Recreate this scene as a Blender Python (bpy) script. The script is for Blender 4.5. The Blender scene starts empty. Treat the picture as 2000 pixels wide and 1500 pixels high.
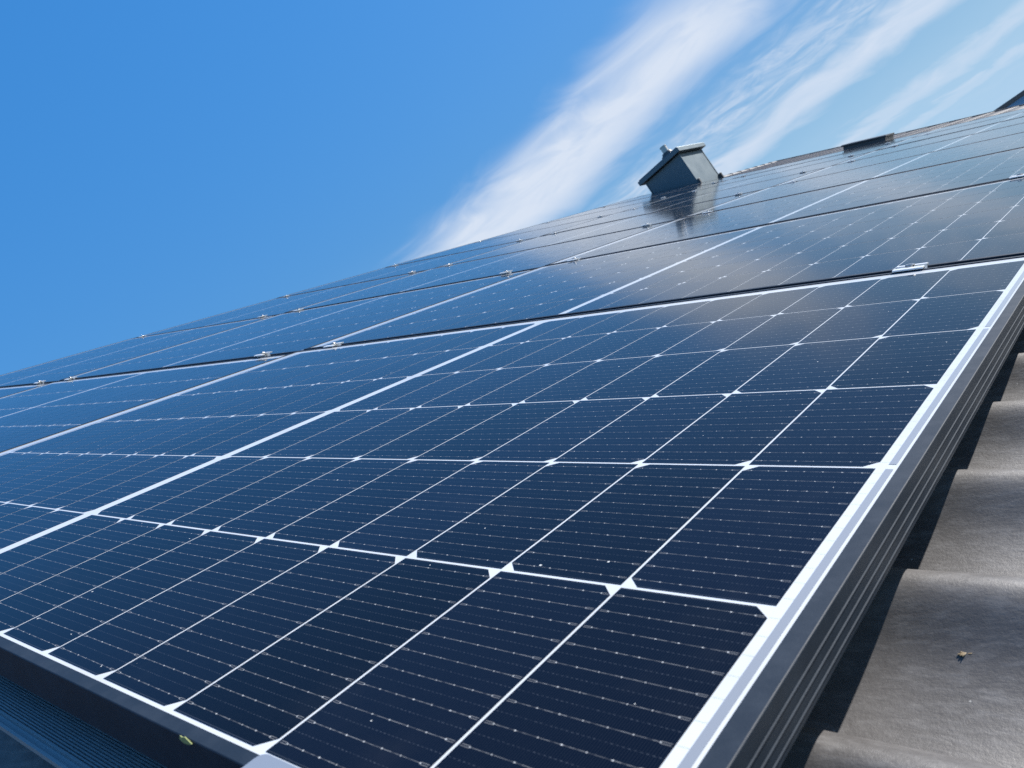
import bpy, bmesh, math, random
from mathutils import Matrix, Vector

random.seed(4)
SC = bpy.context.scene
COL = SC.collection
rad = math.radians

# ------------------------------------------------------------------ frame of the roof
PITCH = rad(25.3)                      # the roof climbs towards world -X at this angle
MR = Matrix.Rotation(PITCH, 4, 'Y')    # roof frame (X down the slope, Y along it, Z off it) -> world
def zz(u, v):                          # the slight sag of the roof: height of the panel plane over (u up the slope, v along)
    return min(max(u - 1.735, 0), 1.771) * .0039 + max(u - 3.506, 0) * .013 + max(v - 1.15, 0) * .0072
def RP(u, v, z):                       # roof coordinates -> world point
    return MR @ Vector((-u, v, z))

# ------------------------------------------------------------------ camera
cam = bpy.data.cameras.new('camera'); camo = bpy.data.objects.new('camera', cam); COL.objects.link(camo)
RC = Matrix(((0.7573696, 0.6096112, -0.2340201), (-0.0500357, -0.3031514, -0.9516279), (-0.6510666, 0.7324434, -0.1990953))) # rows: right, down, forward in the roof frame
cw = MR.to_3x3()
r_, d_, f_ = (cw @ Vector(RC[i]) for i in range(3))
camo.matrix_world = Matrix.LocRotScale(MR @ Vector((0.164893, -0.156237, 0.216056)), Matrix((r_, -d_, -f_)).transposed().to_quaternion(), None)
cam.sensor_width = 36.0; cam.lens = 1555.590 / 2000 * 36.0
cam.clip_start = .02; cam.clip_end = 3000
cam.dof.use_dof = True; cam.dof.focus_distance = .95; cam.dof.aperture_fstop = 20.0
SC.camera = camo

# ------------------------------------------------------------------ light: sun ahead and to the right
SUN = Vector((0.4837, 0.7155, 0.5041)).normalized()
sun = bpy.data.lights.new('sun', 'SUN'); sun.energy = 5.0; sun.angle = rad(.53); sun.color = (1, .965, .92)
suno = bpy.data.objects.new('sun', sun); COL.objects.link(suno)
suno.rotation_euler = SUN.to_track_quat('Z', 'Y').to_euler()
SC.view_settings.view_transform = 'Standard'; SC.view_settings.look = 'None'
SC.view_settings.exposure = 0.55; SC.view_settings.gamma = 1.0; SC.view_settings.use_curve_mapping = False
SC.cycles.use_denoising = False if hasattr(SC, 'cycles') else False

# ------------------------------------------------------------------ node helper
class NT:
    def __init__(s, tree): s.t = tree; tree.nodes.clear()
    def n(s, kind, **kw):
        x = s.t.nodes.new(kind)
        for k, v in kw.items(): setattr(x, k, v)
        return x
    def put(s, sock, v):
        if isinstance(v, bpy.types.NodeSocket): s.t.links.new(v, sock)
        else: sock.default_value = v
    def m(s, op, a, b=None, c=None, clamp=False):
        x = s.n('ShaderNodeMath', operation=op, use_clamp=clamp)
        s.put(x.inputs[0], a)
        if b is not None: s.put(x.inputs[1], b)
        if c is not None: s.put(x.inputs[2], c)
        return x.outputs[0]
    def ss(s, v, a, b):                # smoothstep from 0 at a to 1 at b
        x = s.n('ShaderNodeMapRange', interpolation_type='SMOOTHSTEP')
        s.put(x.inputs[0], v)
        lo, hi = (a, b) if a < b else (b, a)
        x.inputs[1].default_value = lo; x.inputs[2].default_value = hi
        x.inputs[3].default_value, x.inputs[4].default_value = (0, 1) if a < b else (1, 0)
        return x.outputs[0]
    def mix(s, f, a, b):
        x = s.n('ShaderNodeMix', data_type='RGBA')
        s.put(x.inputs[0], f); s.put(x.inputs[6], a); s.put(x.inputs[7], b)
        return x.outputs[2]
    def noise(s, vec, scale, detail=2, rough=.5, dist=0):
        x = s.n('ShaderNodeTexNoise')
        if vec is not None: s.put(x.inputs['Vector'], vec)
        x.inputs['Scale'].default_value = scale; x.inputs['Detail'].default_value = detail
        x.inputs['Roughness'].default_value = rough; x.inputs['Distortion'].default_value = dist
        return x.outputs[0]
    def xyz(s, a, b, c):
        x = s.n('ShaderNodeCombineXYZ')
        for i, v in enumerate((a, b, c)): s.put(x.inputs[i], v)
        return x.outputs[0]
    def mapv(s, vec, scale):
        x = s.n('ShaderNodeVectorMath', operation='MULTIPLY'); s.put(x.inputs[0], vec); x.inputs[1].default_value = scale
        return x.outputs[0]

# ------------------------------------------------------------------ sky: clear air with bands of cirrus lying along X
world = bpy.data.worlds.new('World'); SC.world = world; world.use_nodes = True
W = NT(world.node_tree)
sky = W.n('ShaderNodeTexSky', sky_type='NISHITA', sun_disc=False)
sky.sun_elevation = math.asin(SUN.z); sky.sun_rotation = math.atan2(SUN.x, SUN.y)
sky.air_density = 1.0; sky.dust_density = .35; sky.ozone_density = 2.6
hs = W.n('ShaderNodeHueSaturation'); hs.inputs['Saturation'].default_value = 1.33; hs.inputs['Value'].default_value = 1.0
W.put(hs.inputs['Color'], sky.outputs[0])
lum = W.n('ShaderNodeRGBToBW'); W.put(lum.inputs[0], hs.outputs[0])     # roll the bright horizon off as a camera does
roll = W.m('DIVIDE', 3.35, W.m('ADD', W.m('MULTIPLY', lum.outputs[0], 1.5), 1.0))
skyc = W.n('ShaderNodeVectorMath', operation='SCALE'); W.put(skyc.inputs[0], hs.outputs[0]); W.put(skyc.inputs['Scale'], roll)
tc = W.n('ShaderNodeTexCoord'); sp = W.n('ShaderNodeSeparateXYZ'); W.put(sp.inputs[0], tc.outputs['Generated'])
dx, dy, dz = sp.outputs
hz = W.m('MULTIPLY', W.ss(dz, .34, .03), .85)                            # pale damp air low down
zc = W.m('MAXIMUM', dz, .02)
cx, cy = W.m('DIVIDE', dx, zc), W.m('DIVIDE', dy, zc)      # where the ray meets the cloud layer
q = W.m('LOGARITHM', W.m('MAXIMUM', cy, .05), math.e)
cv = W.xyz(cx, W.m('MULTIPLY', q, 3.0), 0.0)
wob = W.m('SUBTRACT', W.noise(W.mapv(cv, (.9, .6, 1)), 1.0, 2, .5), .5)
puff = W.m('SUBTRACT', W.noise(W.mapv(cv, (2.2, 1.9, 1)), 1.2, 4, .5, 1.2), .5)
cr = W.xyz(W.m('ADD', W.m('MULTIPLY', cx, 2.4), W.m('MULTIPLY', q, 2.0)), W.m('SUBTRACT', W.m('MULTIPLY', q, 7.5), W.m('MULTIPLY', cx, .9)), 0.0)
fine = W.m('SUBTRACT', W.noise(cr, 1.6, 6, .6, 1.5), .5)
qq = W.m('ADD', W.m('ADD', q, W.m('MULTIPLY', wob, .22)), W.m('MULTIPLY', puff, .16))
def band(a0, a1, b1, b0, s):
    return W.m('MULTIPLY', W.m('MULTIPLY', W.ss(qq, a0, a1), W.ss(qq, b0, b1)), s)
ln = math.log
b_main = W.m('MULTIPLY', band(ln(2.14), ln(2.88), ln(2.98), ln(3.68), .97), W.ss(W.m('ADD', cx, W.m('MULTIPLY', puff, .8)), -.35, -1.0))
wisp = W.m('MULTIPLY', band(ln(3.55), ln(4.1), ln(4.5), ln(4.95), .74), W.ss(fine, -.34, .36))
b3 = band(ln(4.6), ln(5.2), ln(5.5), ln(6.3), .74)
b4 = band(ln(7.4), ln(8.6), ln(9.0), ln(10.2), .55)
b5 = band(ln(10.2), ln(11.0), ln(11.4), ln(12.6), .46)
veil = W.m('MULTIPLY', W.ss(q, ln(4.5), ln(14)), .20)
dens = b_main
for b in (wisp, b3, b4, b5, veil): dens = W.m('MAXIMUM', dens, b)
soft = W.m('ADD', W.m('ADD', W.m('MULTIPLY', fine, .20), W.m('MULTIPLY', puff, .9)), 1.02)
dens = W.m('MULTIPLY', W.m('MULTIPLY', dens, soft), W.ss(dy, .02, .12), clamp=True)
CLOUD = 4.5
colr = W.mix(dens, W.mix(hz, skyc.outputs[0], (1.9, 3.3, 4.8, 1)), (CLOUD * .80, CLOUD * .90, CLOUD * 1.06, 1))
bg = W.n('ShaderNodeBackground'); W.put(bg.inputs[0], colr); bg.inputs[1].default_value = .13
out = W.n('ShaderNodeOutputWorld'); W.put(out.inputs[0], bg.outputs[0])

# ------------------------------------------------------------------ materials
def mat(name, col, rough=.5, metal=0, spec=.5, coat=0, coat_rough=.05, build=None):
    m = bpy.data.materials.new(name); m.use_nodes = True
    T = NT(m.node_tree)
    b = T.n('ShaderNodeBsdfPrincipled'); o = T.n('ShaderNodeOutputMaterial'); T.put(o.inputs[0], b.outputs[0])
    b.inputs['Base Color'].default_value = (*col, 1); b.inputs['Roughness'].default_value = rough
    b.inputs['Metallic'].default_value = metal; b.inputs['Specular IOR Level'].default_value = spec
    b.inputs['Coat Weight'].default_value = coat; b.inputs['Coat Roughness'].default_value = coat_rough
    b.inputs['Coat IOR'].default_value = 1.23
    if build: build(T, b)
    return m
def obco(T): return T.n('ShaderNodeTexCoord').outputs['Object']
def bump(T, b, h, strength, dist, to='Normal'):
    x = T.n('ShaderNodeBump'); x.inputs['Strength'].default_value = strength; x.inputs['Distance'].default_value = dist
    T.put(x.inputs['Height'], h); T.put(b.inputs[to], x.outputs[0])

GLASS_R = .068
def dust(T):                           # fine specks lying on the glass
    oi = T.n('ShaderNodeObjectInfo')
    off = T.n('ShaderNodeVectorMath', operation='ADD'); T.put(off.inputs[0], obco(T))
    T.put(off.inputs[1], T.xyz(T.m('MULTIPLY', oi.outputs['Random'], 31.7), T.m('MULTIPLY', oi.outputs['Random'], 17.3), 0.0))
    v = T.n('ShaderNodeTexVoronoi', feature='F1'); T.put(v.inputs['Vector'], off.outputs[0]); v.inputs['Scale'].default_value = 70
    hsh = T.n('ShaderNodeSeparateColor'); T.put(hsh.inputs[0], v.outputs['Color'])
    keep = T.m('GREATER_THAN', hsh.outputs[0], .72)
    r = T.m('ADD', T.m('MULTIPLY', T.m('POWER', hsh.outputs[1], 4.0), .055), .018)
    speck = T.m('MULTIPLY', T.m('LESS_THAN', v.outputs['Distance'], r), keep)
    smear = T.noise(off.outputs[0], 9, 4, .6)
    return speck, smear, off.outputs[0]

def cells(T, b):
    uvn = T.n('ShaderNodeUVMap'); uvn.uv_map = 'cell_mm'
    s = T.n('ShaderNodeSeparateXYZ'); T.put(s.inputs[0], uvn.outputs[0])
    u, v = s.outputs[0], s.outputs[1]                       # millimetres inside one half cell
    P = 182 / 11
    w = T.m('DIVIDE', v, P)
    fw = T.m('FRACT', w)
    bar = T.m('MULTIPLY', T.m('ABSOLUTE', T.m('SUBTRACT', fw, .5)), P)      # distance to the nearest wire
    midd = T.m('MULTIPLY', T.m('MINIMUM', fw, T.m('SUBTRACT', 1.0, fw)), P)
    e = T.m('MINIMUM', u, T.m('SUBTRACT', 91.2, u))
    inner = T.ss(e, 6.2, 6.8)
    rowid = T.m('FLOOR', w)
    jit = T.n('ShaderNodeTexWhiteNoise', noise_dimensions='2D'); T.put(jit.inputs['Vector'], T.xyz(rowid, T.m('FLOOR', T.m('DIVIDE', u, 2.6)), 0.0))
    wire = T.m('MULTIPLY', T.m('MULTIPLY', T.ss(bar, .24, .10), inner), T.m('ADD', T.m('MULTIPLY', jit.outputs[0], .40), .08))
    fork = T.m('MULTIPLY', T.m('MULTIPLY', T.ss(T.m('ABSOLUTE', T.m('SUBTRACT', bar, .62)), .24, .10), T.m('SUBTRACT', 1.0, inner)), .38)
    fork = T.m('MULTIPLY', fork, T.ss(e, 1.0, 1.6))
    pu_ = T.m('MULTIPLY', T.m('ABSOLUTE', T.m('SUBTRACT', T.m('FRACT', T.m('DIVIDE', T.m('SUBTRACT', u, .05), 13.0)), .5)), 13.0)
    pad = T.m('MULTIPLY', T.m('MULTIPLY', T.ss(bar, .50, .30), T.ss(pu_, .55, .3)), T.m('ADD', T.m('MULTIPLY', jit.outputs[0], .5), .45))
    fing = T.m('MULTIPLY', T.ss(T.m('ABSOLUTE', T.m('SUBTRACT', T.m('FRACT', T.m('DIVIDE', u, 1.45)), .5)), .14, .06), .035)
    dash = T.m('MULTIPLY', T.ss(midd, .30, .12), T.m('GREATER_THAN', T.m('FRACT', T.m('DIVIDE', u, 2.9)), .5))
    dash = T.m('MULTIPLY', dash, T.m('ADD', T.m('MULTIPLY', jit.outputs[0], .16), .03))
    edge = T.m('MULTIPLY', T.ss(T.m('ABSOLUTE', T.m('SUBTRACT', T.m('MINIMUM', v, T.m('SUBTRACT', 182.0, v)), 1.1)), .3, .1), .10)
    speck, smear, oc = dust(T)
    base = T.mix(T.noise(oc, 3.0, 2), (.0018, .0033, .0090, 1), (.0034, .0058, .0135, 1))
    so = T.n('ShaderNodeSeparateXYZ'); T.put(so.inputs[0], obco(T))
    cid = T.n('ShaderNodeTexWhiteNoise', noise_dimensions='3D')
    oi = T.n('ShaderNodeObjectInfo')
    T.put(cid.inputs['Vector'], T.xyz(T.m('FLOOR', T.m('DIVIDE', so.outputs[0], .0931)), T.m('FLOOR', T.m('DIVIDE', so.outputs[1], .1845)), T.m('MULTIPLY', oi.outputs['Random'], 50.0)))
    tint = T.n('ShaderNodeVectorMath', operation='SCALE'); T.put(tint.inputs[0], base); T.put(tint.inputs['Scale'], T.m('ADD', T.m('MULTIPLY', cid.outputs[0], .8), .6))
    base = tint.outputs[0]
    c = T.mix(T.m('MAXIMUM', T.m('MAXIMUM', fing, dash), edge), base, (.30, .34, .40, 1))
    c = T.mix(T.m('MAXIMUM', wire, fork), c, (.46, .46, .45, 1))
    c = T.mix(pad, c, (.62, .62, .60, 1))
    c = T.mix(T.m('MULTIPLY', T.ss(smear, .55, .8), .010), c, (.5, .5, .48, 1))
    c = T.mix(T.m('MULTIPLY', speck, .9), c, (.75, .75, .70, 1))
    T.put(b.inputs['Base Color'], c)
    T.put(b.inputs['Coat Roughness'], T.m('ADD', T.m('MULTIPLY', smear, .06), GLASS_R - .02))
    bump(T, b, T.noise(oc, 5.0, 1), .05, .01, 'Coat Normal')
M = {}
M['cells'] = mat('solar_cell_silicon', (.005, .009, .02), .6, 0, .0, 1, GLASS_R, cells)
def sheet(T, b):
    speck, smear, oc = dust(T)
    c = T.mix(T.ss(smear, .45, .85), (.60, .62, .63, 1), (.52, .53, .53, 1))
    T.put(b.inputs['Base Color'], T.mix(T.m('MULTIPLY', speck, .7), c, (.35, .33, .28, 1)))
M['sheet'] = mat('white_backsheet', (.78, .8, .8), .6, 0, .1, 1, GLASS_R, sheet)
M['ribbon'] = mat('tinned_ribbon', (.25, .27, .30), .5, .1, .4, 1, GLASS_R)
def anod(T, b):
    oc = obco(T)
    n = T.noise(T.mapv(oc, (1, 1, 1)), 40, 5, .65)
    l = T.noise(oc, 4, 3, .6)
    c = T.mix(T.ss(n, .35, .75), (.018, .027, .040, 1), (.028, .039, .055, 1))
    T.put(b.inputs['Base Color'], T.mix(T.m('MULTIPLY', T.ss(l, .5, .75), .06), c, (.09, .095, .10, 1)))
    T.put(b.inputs['Roughness'], T.m('ADD', T.m('MULTIPLY', n, .25), .40))
    bump(T, b, T.noise(oc, 900, 2), .06, .001)
M['frame'] = mat('black_anodised_aluminium', (.035, .04, .044), .5, 0, .18, 0, .1, anod)
def galv(T, b):
    oc = obco(T); n = T.noise(oc, 130, 4, .6)
    T.put(b.inputs['Base Color'], T.mix(n, (.62, .64, .65, 1), (.82, .83, .82, 1)))
    T.put(b.inputs['Roughness'], T.m('ADD', T.m('MULTIPLY', n, .25), .25))
    bump(T, b, n, .15, .001)
M['alu'] = mat('mill_aluminium', (.75, .76, .76), .38, .1, .5, 0, .1, galv)
M['satin'] = mat('satin_aluminium', (.40, .42, .44), .35, .5)
def railm(T, b):
    oc = obco(T); n = T.noise(T.mapv(oc, (3, 30, 30)), 1, 3, .6)
    T.put(b.inputs['Base Color'], T.mix(n, (.26, .30, .32, 1), (.40, .43, .45, 1)))
M['rail'] = mat('rail_aluminium', (.5, .53, .56), .45, .2, .5, 0, .1, railm)
M['bolt'] = mat('stainless_steel', (.38, .38, .37), .35, .9)
def tilem(T, b):
    oc = obco(T)
    st = T.noise(T.mapv(oc, (9, 150, 150)), 1.0, 4, .65)         # drag marks run down the slope
    st2 = T.noise(T.mapv(oc, (5, 420, 420)), 1.0, 3, .6)
    gr = T.noise(oc, 420, 3, .7)
    bl = T.noise(oc, 11, 4, .6)
    g2 = T.noise(oc, 1500, 2, .6)
    c = T.mix(T.ss(bl, .3, .75), (.070, .065, .063, 1), (.108, .101, .098, 1))
    c = T.mix(T.m('MULTIPLY', T.ss(st, .42, .70), .5), c, (.18, .172, .168, 1))
    c = T.mix(T.m('MULTIPLY', T.ss(gr, .35, .2), .5), c, (.030, .028, .028, 1))
    v = T.n('ShaderNodeTexVoronoi', feature='F1'); T.put(v.inputs['Vector'], oc); v.inputs['Scale'].default_value = 110
    hsh = T.n('ShaderNodeSeparateColor'); T.put(hsh.inputs[0], v.outputs['Color'])
    spk = T.m('MULTIPLY', T.m('LESS_THAN', v.outputs['Distance'], .075), T.m('GREATER_THAN', hsh.outputs[0], .9))
    c = T.mix(T.m('MULTIPLY', spk, .6), c, (.5, .48, .44, 1))
    T.put(b.inputs['Base Color'], c)
    T.put(b.inputs['Roughness'], T.m('ADD', T.m('MULTIPLY', gr, .3), .33))
    h = T.m('ADD', T.m('ADD', T.m('MULTIPLY', gr, .5), T.m('MULTIPLY', st, .5)), T.m('ADD', T.m('MULTIPLY', g2, .22), T.m('MULTIPLY', st2, .35)))
    bump(T, b, h, .30, .0010)
M['tile'] = mat('brown_concrete_tile', (.08, .075, .07), .45, 0, .5, 0, .1, tilem)
def paintm(c1, c2):
    def f(T, b):
        oc = obco(T); n = T.noise(oc, 6, 4, .6)
        T.put(b.inputs['Base Color'], T.mix(n, (*c1, 1), (*c2, 1)))
        T.put(b.inputs['Roughness'], T.m('ADD', T.m('MULTIPLY', n, .2), .35))
    return f
M['sheetmetal'] = mat('grey_coated_steel', (.17, .18, .18), .42, .55, .5, 0, .1, paintm((.10, .135, .16), (.13, .165, .185)))
M['sheetdark'] = mat('dark_coated_steel', (.06, .065, .07), .45, 0, .5, 0, .1, paintm((.055, .06, .065), (.075, .08, .085)))
M['wall'] = mat('white_render', (.6, .58, .54), .8, 0, .3, 0, .1, paintm((.56, .54, .50), (.64, .62, .58)))
M['nwall'] = mat('grey_render', (.3, .3, .3), .8, 0, .3, 0, .1, paintm((.26, .26, .27), (.33, .33, .33)))
M['nroof'] = mat('grey_slate', (.11, .11, .115), .6, 0, .4, 0, .1, paintm((.26, .265, .28), (.33, .335, .345)))
M['wood'] = mat('dark_barge_board', (.05, .045, .04), .6)
M['glass'] = mat('window_pane', (.02, .025, .03), .06, 0, .8)
def grassm(T, b):
    oc = obco(T); n = T.noise(oc, .4, 6, .7)
    T.put(b.inputs['Base Color'], T.mix(n, (.035, .06, .02, 1), (.09, .11, .045, 1)))
M['ground'] = mat('lawn', (.06, .09, .03), .9, 0, .2, 0, .1, grassm)
M['leaf'] = mat('dry_leaf', (.48, .50, .20), .7, 0, .3, 0, .1, paintm((.20, .23, .07), (.42, .44, .20)))
M['crumb'] = mat('dry_moss', (.30, .22, .12), .8, 0, .2, 0, .1, paintm((.20, .14, .08), (.42, .32, .19)))

# ------------------------------------------------------------------ mesh helpers
def link(name, me, m, parent=None, mtx=None):
    o = bpy.data.objects.new(name, me); COL.objects.link(o)
    if parent is not None: o.parent = parent
    if mtx is not None: o.matrix_local = mtx
    if m is not None and me is not None and not me.materials: me.materials.append(m)
    return o
def tag(o, label=None, cat=None, group=None, kind=None):
    if label: o['label'] = label
    if cat: o['category'] = cat
    if group: o['group'] = group
    if kind: o['kind'] = kind
    return o
def empty(name, mtx):
    o = bpy.data.objects.new(name, None); COL.objects.link(o); o.empty_display_size = .1
    o.matrix_world = mtx
    return o
class MB:
    def __init__(s): s.v = []; s.f = []; s.uv = []
    def quad(s, pts, uv=None):
        i = len(s.v); s.v += [tuple(p) for p in pts]; s.f.append(tuple(range(i, i + len(pts))))
        s.uv += list(uv) if uv else [(0, 0)] * len(pts)
    def box(s, x0, x1, y0, y1, z0, z1):
        c = [(x, y, z) for z in (z0, z1) for y in (y0, y1) for x in (x0, x1)]
        for a in ((0, 2, 3, 1), (4, 5, 7, 6), (0, 1, 5, 4), (2, 6, 7, 3), (0, 4, 6, 2), (1, 3, 7, 5)):
            s.quad([c[k] for k in a])
    def cyl(s, c, r0, r1, h, n=20, axis=Vector((0, 0, 1)), cap=True):
        axis = axis.normalized(); a = axis.orthogonal().normalized(); b = axis.cross(a); c = Vector(c)
        lo = [c + (a * math.cos(t) + b * math.sin(t)) * r0 for t in (2 * math.pi * k / n for k in range(n))]
        hi = [c + axis * h + (a * math.cos(t) + b * math.sin(t)) * r1 for t in (2 * math.pi * k / n for k in range(n))]
        for k in range(n): s.quad([lo[k], lo[(k + 1) % n], hi[(k + 1) % n], hi[k]])
        if cap: s.quad(hi); s.quad(lo[::-1])
    def sweep(s, prof, p0, p1, ex, ey):    # straight extrusion of a closed profile (in ex, ey) from p0 to p1
        p0, p1, ex, ey = Vector(p0), Vector(p1), Vector(ex), Vector(ey)
        A = [p0 + ex * a + ey * b for a, b in prof]; B = [p1 + ex * a + ey * b for a, b in prof]
        n = len(prof)
        for k in range(n): s.quad([A[k], A[(k + 1) % n], B[(k + 1) % n], B[k]])
        s.quad(A[::-1]); s.quad(B)
    def mesh(s, name, uvname=None, merge=True, bevel=0, smooth=False):
        me = bpy.data.meshes.new(name); me.from_pydata(s.v, [], s.f)
        if uvname:
            l = me.uv_layers.new(name=uvname)
            for k, w in enumerate(s.uv): l.data[k].uv = w
        if merge or bevel:
            bm = bmesh.new(); bm.from_mesh(me)
            bmesh.ops.remove_doubles(bm, verts=bm.verts, dist=1e-6)
            bmesh.ops.recalc_face_normals(bm, faces=bm.faces)
            if bevel:
                ed = [e for e in bm.edges if len(e.link_faces) == 2 and e.calc_face_angle(0) > .6]
                bmesh.ops.bevel(bm, geom=ed, offset=bevel, segments=2, profile=.6, affect='EDGES', clamp_overlap=True)
            bm.to_mesh(me); bm.free()
        if smooth:
            for p in me.polygons: p.use_smooth = True
        return me

# ================================================================== SETTING
g = MB(); g.quad([(-900, -900, 0), (900, -900, 0), (900, 900, 0), (-900, 900, 0)])
tag(link('ground', g.mesh('ground'), M['ground'], None, Matrix.Translation((0, 0, -5.2))), kind='structure')

# ------------------------------------------------------------------ the house under the panels
V0, V1, UE, UR = -2.6, 16.05, -2.6, 6.0
house = empty('house', Matrix.Translation((0, 0, -5.2)))
tag(house, 'house roof of brown wavy concrete tiles beneath the solar panels', 'house')
HI = house.matrix_world.inverted()
T_, STEP0, GA, U0 = .177, .191, .345, -.25
CREST, DEPTH = -.069, .049
KW = [(0, 0), (.28, .09), (.45, .22), (.57, .36), (.67, .53), (.76, .74), (.84, .92), (.91, 1.0), (1.0, .995)]
def wave(w):                            # one roll of a tile: hollow, swell, rounded crest that laps over the next
    for (a, sa), (b, sb) in zip(KW, KW[1:]):
        if w <= b + 1e-9:
            k = KW.index((a, sa))
            m0 = (sb - KW[max(k - 1, 0)][1]) / (b - KW[max(k - 1, 0)][0]); nx = KW[min(k + 2, len(KW) - 1)]; m1 = (nx[1] - sa) / (nx[0] - a)
            if k + 2 > len(KW) - 1: m1 = .1
            t = (w - a) / (b - a); h = b - a
            s_ = (2 * t ** 3 - 3 * t * t + 1) * sa + (t ** 3 - 2 * t * t + t) * h * m0 + (-2 * t ** 3 + 3 * t * t) * sb + (t ** 3 - t * t) * h * m1
            return -DEPTH * (1 - s_) - .005 * max(0, (w - .86) / .14) ** 2.5
WS = [0, .10, .20, .30, .36, .42, .48, .54, .60, .65, .70, .75, .79, .83, .87, .90, .93, .955, .975, .99, 1.0]
def tz(u, v):                           # the tiles lie a little lower under the far end of the panels
    return zz(u, v) - .031 * max(min(max(v - 1.2, 0) / 5, 1), min(max(u - 2, 0) / 3, 1))
def tile_side(back):
    mb_v, mb_f = [], []
    k0 = int(math.floor((V0 - STEP0) / T_)); k1 = int(math.ceil((V1 - STEP0) / T_))
    ua = U0 - GA * math.ceil((U0 - UE) / GA); us = []
    u = ua
    while u < UR - .02: us.append(u); u += GA
    cols = []
    for k in range(k0, k1):
        vs = STEP0 + k * T_
        for w in WS: cols.append((vs + w * T_, wave(w)))
    for c, u in enumerate(us):
        ut = min(u + GA, UR)
        jz = random.uniform(-.001, .001)
        rows = [(u, -.008), (u, .004), (u + .004, .006), (ut, -.005)]
        base = len(mb_v)
        for (uu, dz) in rows:
            for (v, z) in cols:
                ud = uu
                p = Vector((-ud, v, CREST + z + dz + jz + tz(ud, v)))
                p = MR @ p
                if back: p = Vector((2 * RX - p.x, p.y, p.z))
                mb_v.append(HI @ p)
        n = len(cols)
        for r in range(len(rows) - 1):
            for k in range(n - 1):
                a = base + r * n + k
                q = (a, a + 1, a + n + 1, a + n)
                mb_f.append(q if not back else q[::-1])
    me = bpy.data.meshes.new('roof_tiles'); me.from_pydata(mb_v, [], mb_f)
    bm = bmesh.new(); bm.from_mesh(me)
    for f in bm.faces: f.smooth = True
    for e in bm.edges:
        if len(e.link_faces) == 2 and e.calc_face_angle(0) > .7: e.smooth = False
    bm.to_mesh(me); bm.free()
    return me
RX = RP(UR, 8, CREST + .08).x
tiles_front = link('roof_tiles', tile_side(False), M['tile'], house)
tiles_back = link('roof_tiles', tile_side(True), M['tile'], house)
rc = MB()                               # ridge caps
v = V0
while v < V1 - .1:
    for sgn in (0,):
        n = 8; L = .40; top = RP(UR, v, CREST + tz(UR, v)).z + .006
        def ring(y, r, dz): return [HI @ Vector((RX + r * math.cos(t), y, top - r * .62 + r * .62 * math.sin(t) + dz)) for t in (math.pi * k / n - .0 for k in range(n + 1))]
        A, B = ring(v, .115, .004), ring(min(v + L, V1 + .02), .105, -.004)
        for k in range(n): rc.quad([A[k], A[k + 1], B[k + 1], B[k]])
        rc.quad(A[::-1])
    v += .38
link('ridge_cap', rc.mesh('ridge_cap', merge=False, smooth=False), M['tile'], house)
# walls, verge boards and gutter
ex, bxk = RP(UE + .45, 0, -.25).x, 2 * RX - RP(UE + .45, 0, -.25).x
ez = RP(UE + .45, 0, -.25).z
wl = MB(); y0, y1 = V0 + .35, V1 - .35
rz = RP(UR, 0, -.24).z
for (x0, x1, ya, yb) in ((ex, bxk, y0, y0 + .3), (ex, bxk, y1 - .3, y1)):
    for y in (ya, yb):
        wl.quad([HI @ Vector(p) for p in ((x0, y, -5.2), (x1, y, -5.2), (x1, y, ez), (RX, y, rz), (x0, y, ez))])
for (x0, x1) in ((ex - .3, ex), (bxk, bxk + .3)):
    c = [HI @ Vector((x, y, z)) for z in (-5.2, ez) for y in (y0, y1) for x in (x0, x1)]
    for a in ((0, 2, 3, 1), (4, 5, 7, 6), (0, 1, 5, 4), (2, 6, 7, 3), (0, 4, 6, 2), (1, 3, 7, 5)): wl.quad([c[k] for k in a])
link('wall', wl.mesh('wall', merge=False), M['wall'], house)
for yv in (V0 - .03, V1 + .005):
    vb = MB()
    for back in (0, 1):
        pts = []
        for (u, z) in ((UE - .02, -.30), (UR, -.30), (UR, -.150), (UE - .02, -.150)):
            p = RP(u, yv, z + zz(u, yv))
            if back: p.x = 2 * RX - p.x
            pts.append(p)
        q = [p + Vector((0, .025, 0)) for p in pts]
        vb.quad([HI @ p for p in pts]); vb.quad([HI @ p for p in q[::-1]])
        for k in range(4): vb.quad([HI @ pts[k], HI @ pts[(k + 1) % 4], HI @ q[(k + 1) % 4], HI @ q[k]])
    link('barge_board', vb.mesh('barge_board', merge=False), M['wood'], house)
vc = MB()                               # smooth verge trim over the tile ends
for a in range(14):
    ua_, ub_ = UE + (UR - UE) * a / 14, UE + (UR - UE) * (a + 1) / 14
    pts = [HI @ RP(u, v, CREST + dz + tz(u, V1)) for u in (ua_, ub_) for v, dz in ((V1 - .12, -.02), (V1 - .12, .012), (V1 + .04, .012), (V1 + .04, -.16))]
    for k in range(3): vc.quad([pts[k], pts[k + 1], pts[k + 5], pts[k + 4]])
link('verge_trim', vc.mesh('verge_trim'), M['tile'], house)
gt = MB(); ge = RP(UE - .06, 0, -.17)
prof = [(.065 * math.cos(t), .065 * math.sin(t)) for t in (math.pi + math.pi * k / 10 for k in range(11))]
prof += [(a * .93, b * .93) for a, b in prof[::-1]]
gt.sweep(prof, HI @ Vector((ge.x, V0, ge.z)), HI @ Vector((ge.x, V1, ge.z)), (1, 0, 0), (0, 0, 1))
link('gutter', gt.mesh('gutter', smooth=False), M['sheetdark'], house)

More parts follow.
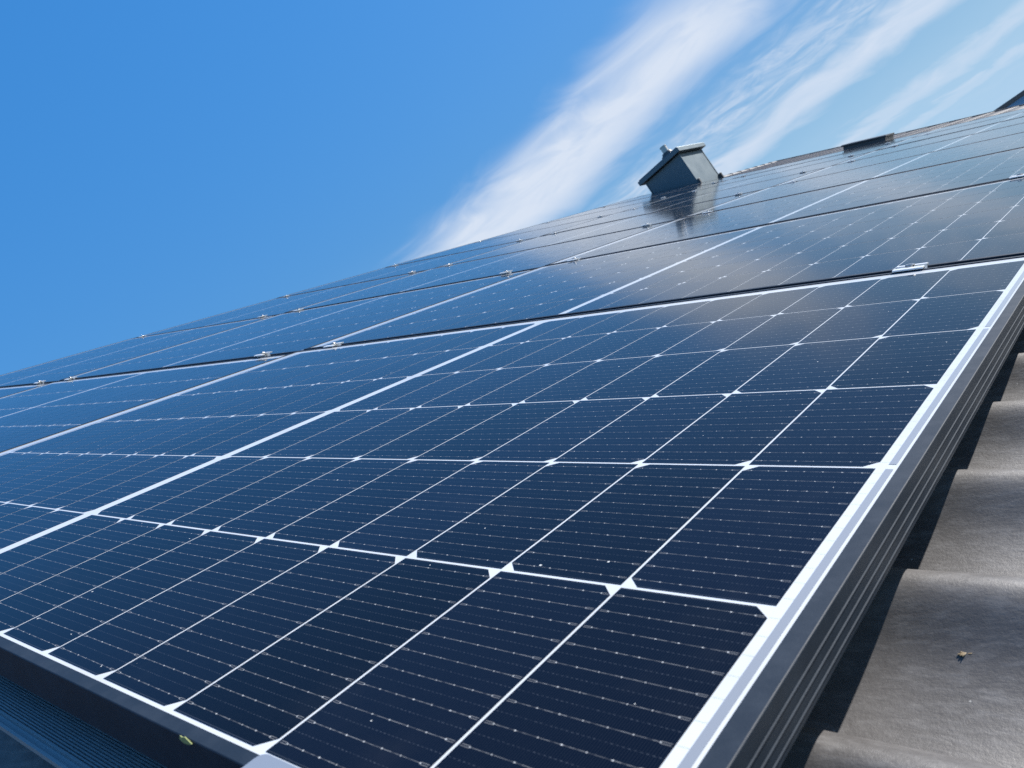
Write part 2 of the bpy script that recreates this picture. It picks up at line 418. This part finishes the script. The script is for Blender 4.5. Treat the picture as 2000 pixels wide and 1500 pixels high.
# ------------------------------------------------------------------ neighbour's house far behind, level ridge
nb = empty('house', Matrix.Translation((.6, 31.5, -5.2)))
tag(nb, 'grey neighbouring house with dark roof edge rising beyond the tiled verge', 'house')
nm = MB()
def nv(x, y, z): return (x, y - 31.5, z + 5.2)
NX0, NX1 = -8.0, 6.0
RZ = 1.66
rf = MB()
rf.quad([nv(NX0, 29.0, RZ - 1.35 * 1.0), nv(NX1, 29.0, RZ - 1.35), nv(NX1, 31.5, RZ + .02), nv(NX0, 31.5, RZ + .02)])
rf.quad([nv(NX0, 31.5, RZ + .02), nv(NX1, 31.5, RZ + .02), nv(NX1, 34.0, RZ - 1.35), nv(NX0, 34.0, RZ - 1.35)])
link('roof', rf.mesh('roof'), M['nroof'], nb)
rd = MB(); rd.box(NX0 - .05, NX1 + .05, -.14, .14, RZ + 5.2 - .05, RZ + 5.2 + .10)
link('ridge_cap', rd.mesh('ridge_cap', bevel=.03), M['sheetdark'], nb)
nm.box(NX0 + .3, NX1 - .3, -2.1, 2.1, 0, RZ + 5.2 - 1.25)
for x in (NX0 + .3, NX1 - .3): nm.quad([(x, -2.1, RZ + 3.95), (x, 2.1, RZ + 3.95), (x, 0, RZ + 5.1)])
link('wall', nm.mesh('wall', merge=False), M['nwall'], nb)
for x in (-5.5, -2.0, 1.5):
    fr = MB(); fr.box(x - .65, x + .65, -2.16, -2.05, 1.0, 2.4)
    wf = link('window', fr.mesh('window', bevel=.01), M['wall'], nb)
    pn = MB(); pn.box(x - .56, x + .56, -2.18, -2.15, 1.09, 2.31)
    link('pane', pn.mesh('pane'), M['glass'], wf)

# ================================================================== SOLAR PANELS
PU, MG = .0924, .0115                  # cell pitch up the slope, extra at the middle
UA, UB, VA, VB = -.0245, 1.7350, -.0135, 1.1395     # outside of the frame
LIPU, LIPV = .0110, .0085
DU, DV = 1.771, 1.173
def frame_mesh():
    mb = MB()
    pr = [(.0, -.0300), (.0, -.0285), (.0, -.0264), (-.0006, -.0261), (-.0006, -.0256), (.0, -.0251), (.0, -.0190), (-.0006, -.0187), (-.0006, -.0182), (.0, -.0177),
          (.0, -.0110), (-.0006, -.0107), (-.0006, -.0102), (.0, -.0097), (.0, -.0006), (.0002, -.0001), (.0007, .0002),
          (1.0, .0002), (1.0, -.0016), (1.06, -.0300)]
    def ring(d, z):
        du = d if d < .01 else d * LIPU; dv = max(d, 0) if d < .01 else d * LIPV; de = d if d < .01 else d * .0065
        return [(-(UA + du), VA + dv, z), (-(UA + du), VB - dv, z), (-(UB - de), VB - dv, z), (-(UB - de), VA + dv, z)]
    R = [ring(*p) for p in pr]
    for a, b in zip(R, R[1:] + R[:1]):
        for k in range(4): mb.quad([a[k], a[(k + 1) % 4], b[(k + 1) % 4], b[k]])
    return mb.mesh('frame')
def u_edges(i):
    if i < 9: a, b = i * PU + .0009, (i + 1) * PU - .0009
    else: a, b = i * PU + MG + .0009, (i + 1) * PU + MG - .0009
    if i == 8: b -= .0042
    if i == 9: a += .0042
    return a, b
def cell_mesh():
    mb = MB(); zc_ = -.0011; ch = .0092
    for r in range(6):
        v0, v1 = r * .1845 + (.0001 if r else -.0012), r * .1845 + .1818
        right = (r % 2 == 0)
        for i in range(18):
            a, b = u_edges(i)
            rt = right if i < 9 else not right
            if rt: P = [(a + ch, v0), (b, v0), (b, v1), (a + ch, v1), (a, v1 - ch), (a, v0 + ch)]
            else: P = [(a, v0), (b - ch, v0), (b, v0 + ch), (b, v1 - ch), (b - ch, v1), (a, v1)]
            mb.quad([(-u, v, zc_) for u, v in P], [((u - a) * 1000 * 91.2 / ((b - a) * 1000), (v - v0) * 1000 * 182 / ((v1 - v0) * 1000)) for u, v in P])
    return mb.mesh('cell_grid', 'cell_mm', merge=False)
def sheet_mesh():
    mb = MB()
    a, b, c, d = -(UB - .0065 + .0005), -(UA + LIPU - .0005), VA + LIPV - .0005, VB - LIPV + .0005
    mb.box(a, b, c, d, -.0045, -.0013)
    return mb.mesh('backsheet', merge=False)
def ribbon_mesh(far):
    mb = MB(); z = -.00105
    ue = 18 * PU + MG
    for (va, vb_) in ((.004, .3655), (.3735, .7345), (.7425, 1.1005)):
        if not far: mb.quad([(.0105, va, z), (.0105, vb_, z), (.0055, vb_, z), (.0055, va, z)])
        else: mb.quad([(-ue - .0085, va, z), (-ue - .0085, vb_, z), (-ue - .014, vb_, z), (-ue - .014, va, z)])
    if not far:
        for r in range(6):
            for k in range(11):
                v = r * .1845 + (k + .5) * .182 / 11
                mb.quad([(.0055, v - .00006, z), (.0055, v + .00006, z), (-.0004, v + .00006, z), (-.0004, v - .00006, z)])
    return mb.mesh('edge_ribbon', merge=False)
me_rib2 = ribbon_mesh(True)
me_frame, me_cell, me_sheet, me_rib = frame_mesh(), cell_mesh(), sheet_mesh(), ribbon_mesh(False)

def panel_matrix(i, j):
    u0, v0 = i * DU, j * DV
    su = (zz(u0 + 1.72, v0) - zz(u0 + .001, v0)) / 1.72
    sv = (zz(u0, v0 + 1.13) - zz(u0, v0)) / 1.13 if j else 0
    z0 = zz(u0, v0)
    if i == 1: z0 -= .004; su += .0023
    if i == 2: z0 -= .003; su += .0017
    if j or i: su += random.uniform(-.0007, .0007); sv += random.uniform(-.0011, .0011)
    X = Vector((1, 0, -su)).normalized(); Y = Vector((0, 1, sv)).normalized(); Z = X.cross(Y).normalized()
    L = Matrix((X, Y, Z)).transposed().to_4x4(); L.translation = Vector((-u0, v0, z0))
    return MR @ L
ORD = ['first', 'second', 'third', 'fourth', 'fifth', 'sixth', 'seventh', 'eighth']
TIER = ['bottom', 'middle', 'top']
proto = None
panels = {}
for j in range(8):
    for i in range(3):
        mtx = panel_matrix(i, j)
        if proto is None:
            p = empty('solar_panel', mtx)
            for nme, me, m in (('frame', me_frame, M['frame']), ('backsheet', me_sheet, M['sheet']), ('cell_grid', me_cell, M['cells']), ('edge_ribbon', me_rib, M['ribbon']), ('edge_ribbon', me_rib2, M['ribbon'])):
                link(nme, me, m, p)
            proto = p
        else:
            p = proto.copy(); COL.objects.link(p); p.matrix_world = mtx
            for ch in proto.children:
                c = ch.copy(); COL.objects.link(c); c.parent = p
        panels[i, j] = p
        if i == 0 and j == 0: lab = 'large dark blue solar panel nearest the camera, bordered by sunlit brown tiles'
        else: lab = f'dark blue solar panel in the {TIER[i]} tier of the roof, {ORD[j]} back from the camera'
        tag(p, lab, 'solar panel', 'solar panels laid in three tiers on the roof')

# ------------------------------------------------------------------ rails under the panels
railp = [(-.019, 0), (.019, 0), (.019, .036), (.006, .036), (.006, .026), (-.006, .026), (-.006, .036), (-.019, .036)]
CL = [.155, 1.585, 1.926, 3.36, 3.70, 5.13]
RN = ['lowest', 'second lowest', 'third lowest', 'third highest', 'second highest', 'highest']
def on_roof(u, v, z, su=0.0):
    L = Matrix.Identity(4)
    du = (zz(u + .05, v) - zz(u - .05, v)) / .1; dv = (zz(u, v + .05) - zz(u, v - .05)) / .1
    X = Vector((1, 0, -du)).normalized(); Y = Vector((0, 1, dv)).normalized(); Z = X.cross(Y)
    L = Matrix((X, Y, Z)).transposed().to_4x4(); L.translation = Vector((-u, v, z + zz(u, v)))
    return MR @ L
for k, u in enumerate(CL):
    mb = MB()
    e = empty('mounting_rail', on_roof(u, 0, -.0665))
    prev = None
    ys = [.012, 1.15, 9.42]
    for a, b in zip(ys, ys[1:]):
        mb.sweep(railp, (0, a, zz(u, a) - zz(u, 0)), (0, b, zz(u, b) - zz(u, 0)), (1, 0, 0), (0, 0, 1))
    link('profile', mb.mesh('profile', merge=False), M['rail'], e)
    cp = MB(); cp.box(-.0205, .0205, .0075, .0118, -.001, .0365)
    link('end_cap', cp.mesh('end_cap', bevel=.001), M['sheetdark'], e)
    tag(e, f'aluminium rail running along the roof under the panels, {RN[k]} of the six', 'rail', 'mounting rails under the panels')
# ribbed cross rail below the near edge of the first panel
pr = []
x = -.0005                             # profile in (v, z): fine ribs, a light strip, a groove and a lip
pr.append((x + .003, -.016)); pr.append((x + .003, 0))
for k in range(11):
    pr += [(x - .0001, .0), (x - .0010, .0), (x - .0011, -.0026), (x - .0020, -.0026), (x - .0021, 0)]
    x -= .0021
pr += [(x - .0018, .0), (x - .0020, -.0028), (x - .0072, -.0028), (x - .0074, .0004), (x - .0096, .0004), (x - .0097, -.0035), (x + .004, -.0055), (x + .004, -.016)]
mb = MB(); mb.sweep(pr, (.02, 0, 0), (-5.3, 0, 0), (0, 1, 0), (0, 0, 1))
e = empty('ribbed_rail', on_roof(0, 0, -.0515))
link('profile', mb.mesh('profile', merge=False), M['rail'], e)
cp = MB(); cp.box(.0205, .024, -.0335, .0030, -.016, .0012)
link('end_cap', cp.mesh('end_cap', bevel=.001), M['sheetdark'], e)
tag(e, 'bluish ribbed aluminium rail lying in shade below the near panel edge', 'rail')

# ------------------------------------------------------------------ clamps
def clamp_mesh():
    mb = MB(); h = .0215
    prof = [(-.0185, .0006), (-.0185, .0030), (-.0150, .0036), (-.0075, .0036), (-.0070, -.012), (.0070, -.012), (.0075, .0036), (.0150, .0036), (.0185, .0030), (.0185, .0006),
            (.0090, .0012), (.0085, -.0145), (-.0085, -.0145), (-.0090, .0012)]
    mb.sweep(prof, (-h, 0, 0), (h, 0, 0), (0, 1, 0), (0, 0, 1))
    return mb.mesh('clamp_body', bevel=.0004)
def bolt_mesh():
    mb = MB()
    mb.cyl((0, 0, -.0118), .0082, .0082, .0010, 24)
    mb.cyl((0, 0, -.0108), .0068, .0068, .0165, 20)
    mb.cyl((0, 0, .0057), .0068, .0060, .0010, 20, cap=True)
    mb.cyl((0, 0, .00672), .0034, .0030, .0006, 6)
    mb.cyl((0, 0, -.052), .0038, .0038, .040, 12)
    return mb.mesh('bolt')
me_clamp, me_bolt = clamp_mesh(), bolt_mesh()
cproto = None
CN = ['low end of the bottom tier', 'high end of the bottom tier', 'low end of the middle tier', 'high end of the middle tier', 'low end of the top tier', 'high end of the top tier']
for j in range(1, 8):
    for k, u in enumerate(CL):
        v = (j - 1) * DV + (1.1395 + DV + VA) / 2
        mtx = on_roof(u, v, .0008)
        if cproto is None:
            cproto = c = empty('mid_clamp', mtx)
            link('clamp_body', me_clamp, M['alu'], c); link('bolt', me_bolt, M['bolt'], c)
        else:
            c = cproto.copy(); COL.objects.link(c); c.matrix_world = mtx
            for ch in cproto.children:
                d = ch.copy(); COL.objects.link(d); d.parent = c
        tag(c, f'silver clamp across the {ORD[j-1]} dark joint from the camera, {CN[k]}', 'clamp', 'silver clamps across the joints between panels')
# end clamp on the near edge
ec = empty('end_clamp', on_roof(.1425, VA, 0))
mb = MB(); L = .036; pts = []
ar = .0052
for k in range(5):
    t = math.pi / 2 + math.pi / 2 * k / 4
    pts.append((-L + ar + ar * math.cos(t), .0088 - ar + ar * math.sin(t)))
pts += [(-L, -.020), (L, -.020)]
for k in range(5):
    t = math.pi / 2 * k / 4
    pts.append((L - ar + ar * math.cos(t), .0088 - ar + ar * math.sin(t)))
def prism(mb, pts, z0, z1):
    lo = [(a, b, z0) for a, b in pts]; hi = [(a, b, z1) for a, b in pts]
    mb.quad(lo); mb.quad(hi[::-1])
    for k in range(len(pts)): mb.quad([lo[k], hi[k], hi[(k + 1) % len(pts)], lo[(k + 1) % len(pts)]])
prism(mb, pts, .0004, .0032)
link('clamp_body', mb.mesh('clamp_body', bevel=.0005), M['satin'], ec)
mb = MB(); mb.box(-L, L, -.0225, -.0202, -.030, .0032)
link('clamp_leg', mb.mesh('clamp_leg', bevel=.0004), M['satin'], ec)
mb = MB(); mb.cyl((0, -.0125, .0033), .0066, .0062, .0055, 18); link('bolt', mb.mesh('bolt'), M['bolt'], ec)
tag(ec, 'silver end clamp with rounded corner gripping the near edge of the front panel', 'clamp')

# ================================================================== THINGS ON THE ROOF
def wp(Hc, y, z): return Vector((Hc, y, z))
ch = empty('chimney', Matrix.Translation((-4.345, 9.5, 1.85)))
tag(ch, 'grey sheet metal chimney with flat cap and small flue standing behind the panels', 'chimney')
CI = ch.matrix_world.inverted()
def cbox(name, x0, x1, y0, y1, z0, z1, m, bev=.004, parent=None):
    mb = MB(); o = Vector((-4.345, 9.5, 1.85))
    mb.box(x0 - o.x, x1 - o.x, y0 - o.y, y1 - o.y, z0 - o.z, z1 - o.z)
    return link(name, mb.mesh(name, bevel=bev), m, parent or ch)
casing = cbox('casing', -4.645, -4.046, 9.50, 10.15, 1.72, 2.455, M['sheetmetal'])
mb = MB()                               # standing seams round the corners
for (x, y) in ((-4.046, 9.50), (-4.046, 10.15), (-4.645, 9.50)):
    mb.box(x + 4.345 - .012, x + 4.345 + .006, y - 9.5 - .006, y - 9.5 + .012, -.13, .602)
link('corner_seam', mb.mesh('corner_seam', merge=False), M['sheetmetal'], casing)
cap = cbox('cap', -4.712, -3.985, 9.435, 10.215, 2.462, 2.520, M['sheetmetal'])
cbox('cap_flange', -4.690, -4.005, 9.455, 10.195, 2.5205, 2.535, M['sheetmetal'], .003, cap)
for y in (9.475, 10.140): cbox('flashing_corner', -4.036, -4.000, y, y + .03, 1.92, 2.045, M['sheetdark'], .004)
mb = MB(); o = Vector((-4.215, 9.60, 2.535)) - Vector((-4.345, 9.5, 1.85))
mb.cyl(o, .098, .092, .035, 28); mb.cyl(o + Vector((0, 0, .035)), .076, .068, .03, 28)
fl = link('flue_collar', mb.mesh('flue_collar'), M['sheetdark'], ch)
mb = MB(); mb.cyl(o + Vector((0, 0, .065)), .044, .044, .080, 24); mb.cyl(o + Vector((0, 0, .145)), .048, .048, .014, 24)
link('flue_pipe', mb.mesh('flue_pipe'), M['bolt'], ch)

vb = empty('vent_box', on_roof(2.45, 9.8, -.09))
tag(vb, 'long low dark metal box standing on the tiles right of the chimney', 'roof vent')
mb = MB(); mb.box(-.36, .10, 0, .36, -.03, .120)
link('casing', mb.mesh('casing', bevel=.006), M['sheetdark'], vb)
mb = MB(); mb.box(-.375, .112, -.012, .372, .1205, .140)
link('lid', mb.mesh('lid', bevel=.004), M['sheetdark'], vb)
mb = MB(); mb.box(.115, .34, -.03, .40, .01, .030)
link('apron_flashing', mb.mesh('apron_flashing', bevel=.003), M['sheetdark'], vb)

# ------------------------------------------------------------------ litter
def tile_z(u, v):
    w = ((v - STEP0) / T_) % 1.0
    return CREST + wave(w) - .0003 + tz(u, v)
def on_tile(u0, v0, u1, v1, z0, z1):    # walk along a slanting line until it meets the tiles
    for k in range(400):
        t = k / 399; u, v, z = u0 + (u1 - u0) * t, v0 + (v1 - v0) * t, z0 + (z1 - z0) * t
        if z <= tile_z(u, v): return on_roof(u, v, tile_z(u, v) - zz(u, v))
rnd = random.Random(5); bmc = bmesh.new()
for k in range(7):                      # a few curled scraps pressed together
    t = rnd.uniform(0, 2 * math.pi); L = rnd.uniform(.0014, .0026)
    g0 = bmesh.ops.create_icosphere(bmc, subdivisions=2, radius=1.0)['verts']
    mt = Matrix.Translation((.8 * L * math.cos(t), .8 * L * math.sin(t), .0003)) @ Matrix.Rotation(t, 4, 'Z') @ Matrix.Rotation(rnd.uniform(-.35, .2), 4, 'Y') @ Matrix.Diagonal((L, L * rnd.uniform(.22, .42), .00055, 1))
    for vv in g0:
        vv.co = mt @ (vv.co * rnd.uniform(.85, 1.2))
mec = bpy.data.meshes.new('plant_crumb'); bmc.to_mesh(mec); bmc.free()
co = link('plant_crumb', mec, M['crumb']); co.matrix_world = on_tile(-0.0654, 0.2553, -0.0294, 0.4043, -.06, -.16)
tag(co, 'small tan crumb of dry plant lying on the sunlit brown tile', 'debris')
lf = MB(); rnd = random.Random(8)
out_ = [(a * .6, b * .7) for a, b in [(-.0108, 0), (-.008, .0022), (-.004, .0026), (.001, .0034), (.006, .0024), (.0115, .0004), (.008, -.0018), (.003, -.0016), (-.002, -.0026), (-.007, -.0017)]]
prism(lf, [(a, b + rnd.uniform(-.0004, .0004)) for a, b in out_], 0, .0007)
lo = link('leaf_fragment', lf.mesh('leaf_fragment', bevel=.0002), M['leaf'], None)
lo.matrix_world = on_roof(.2375, VA - .0006, -.0006) @ Matrix.Rotation(rad(86), 4, 'X')
tag(lo, 'pale yellow green leaf fragment stuck to the near dark frame edge', 'leaf')
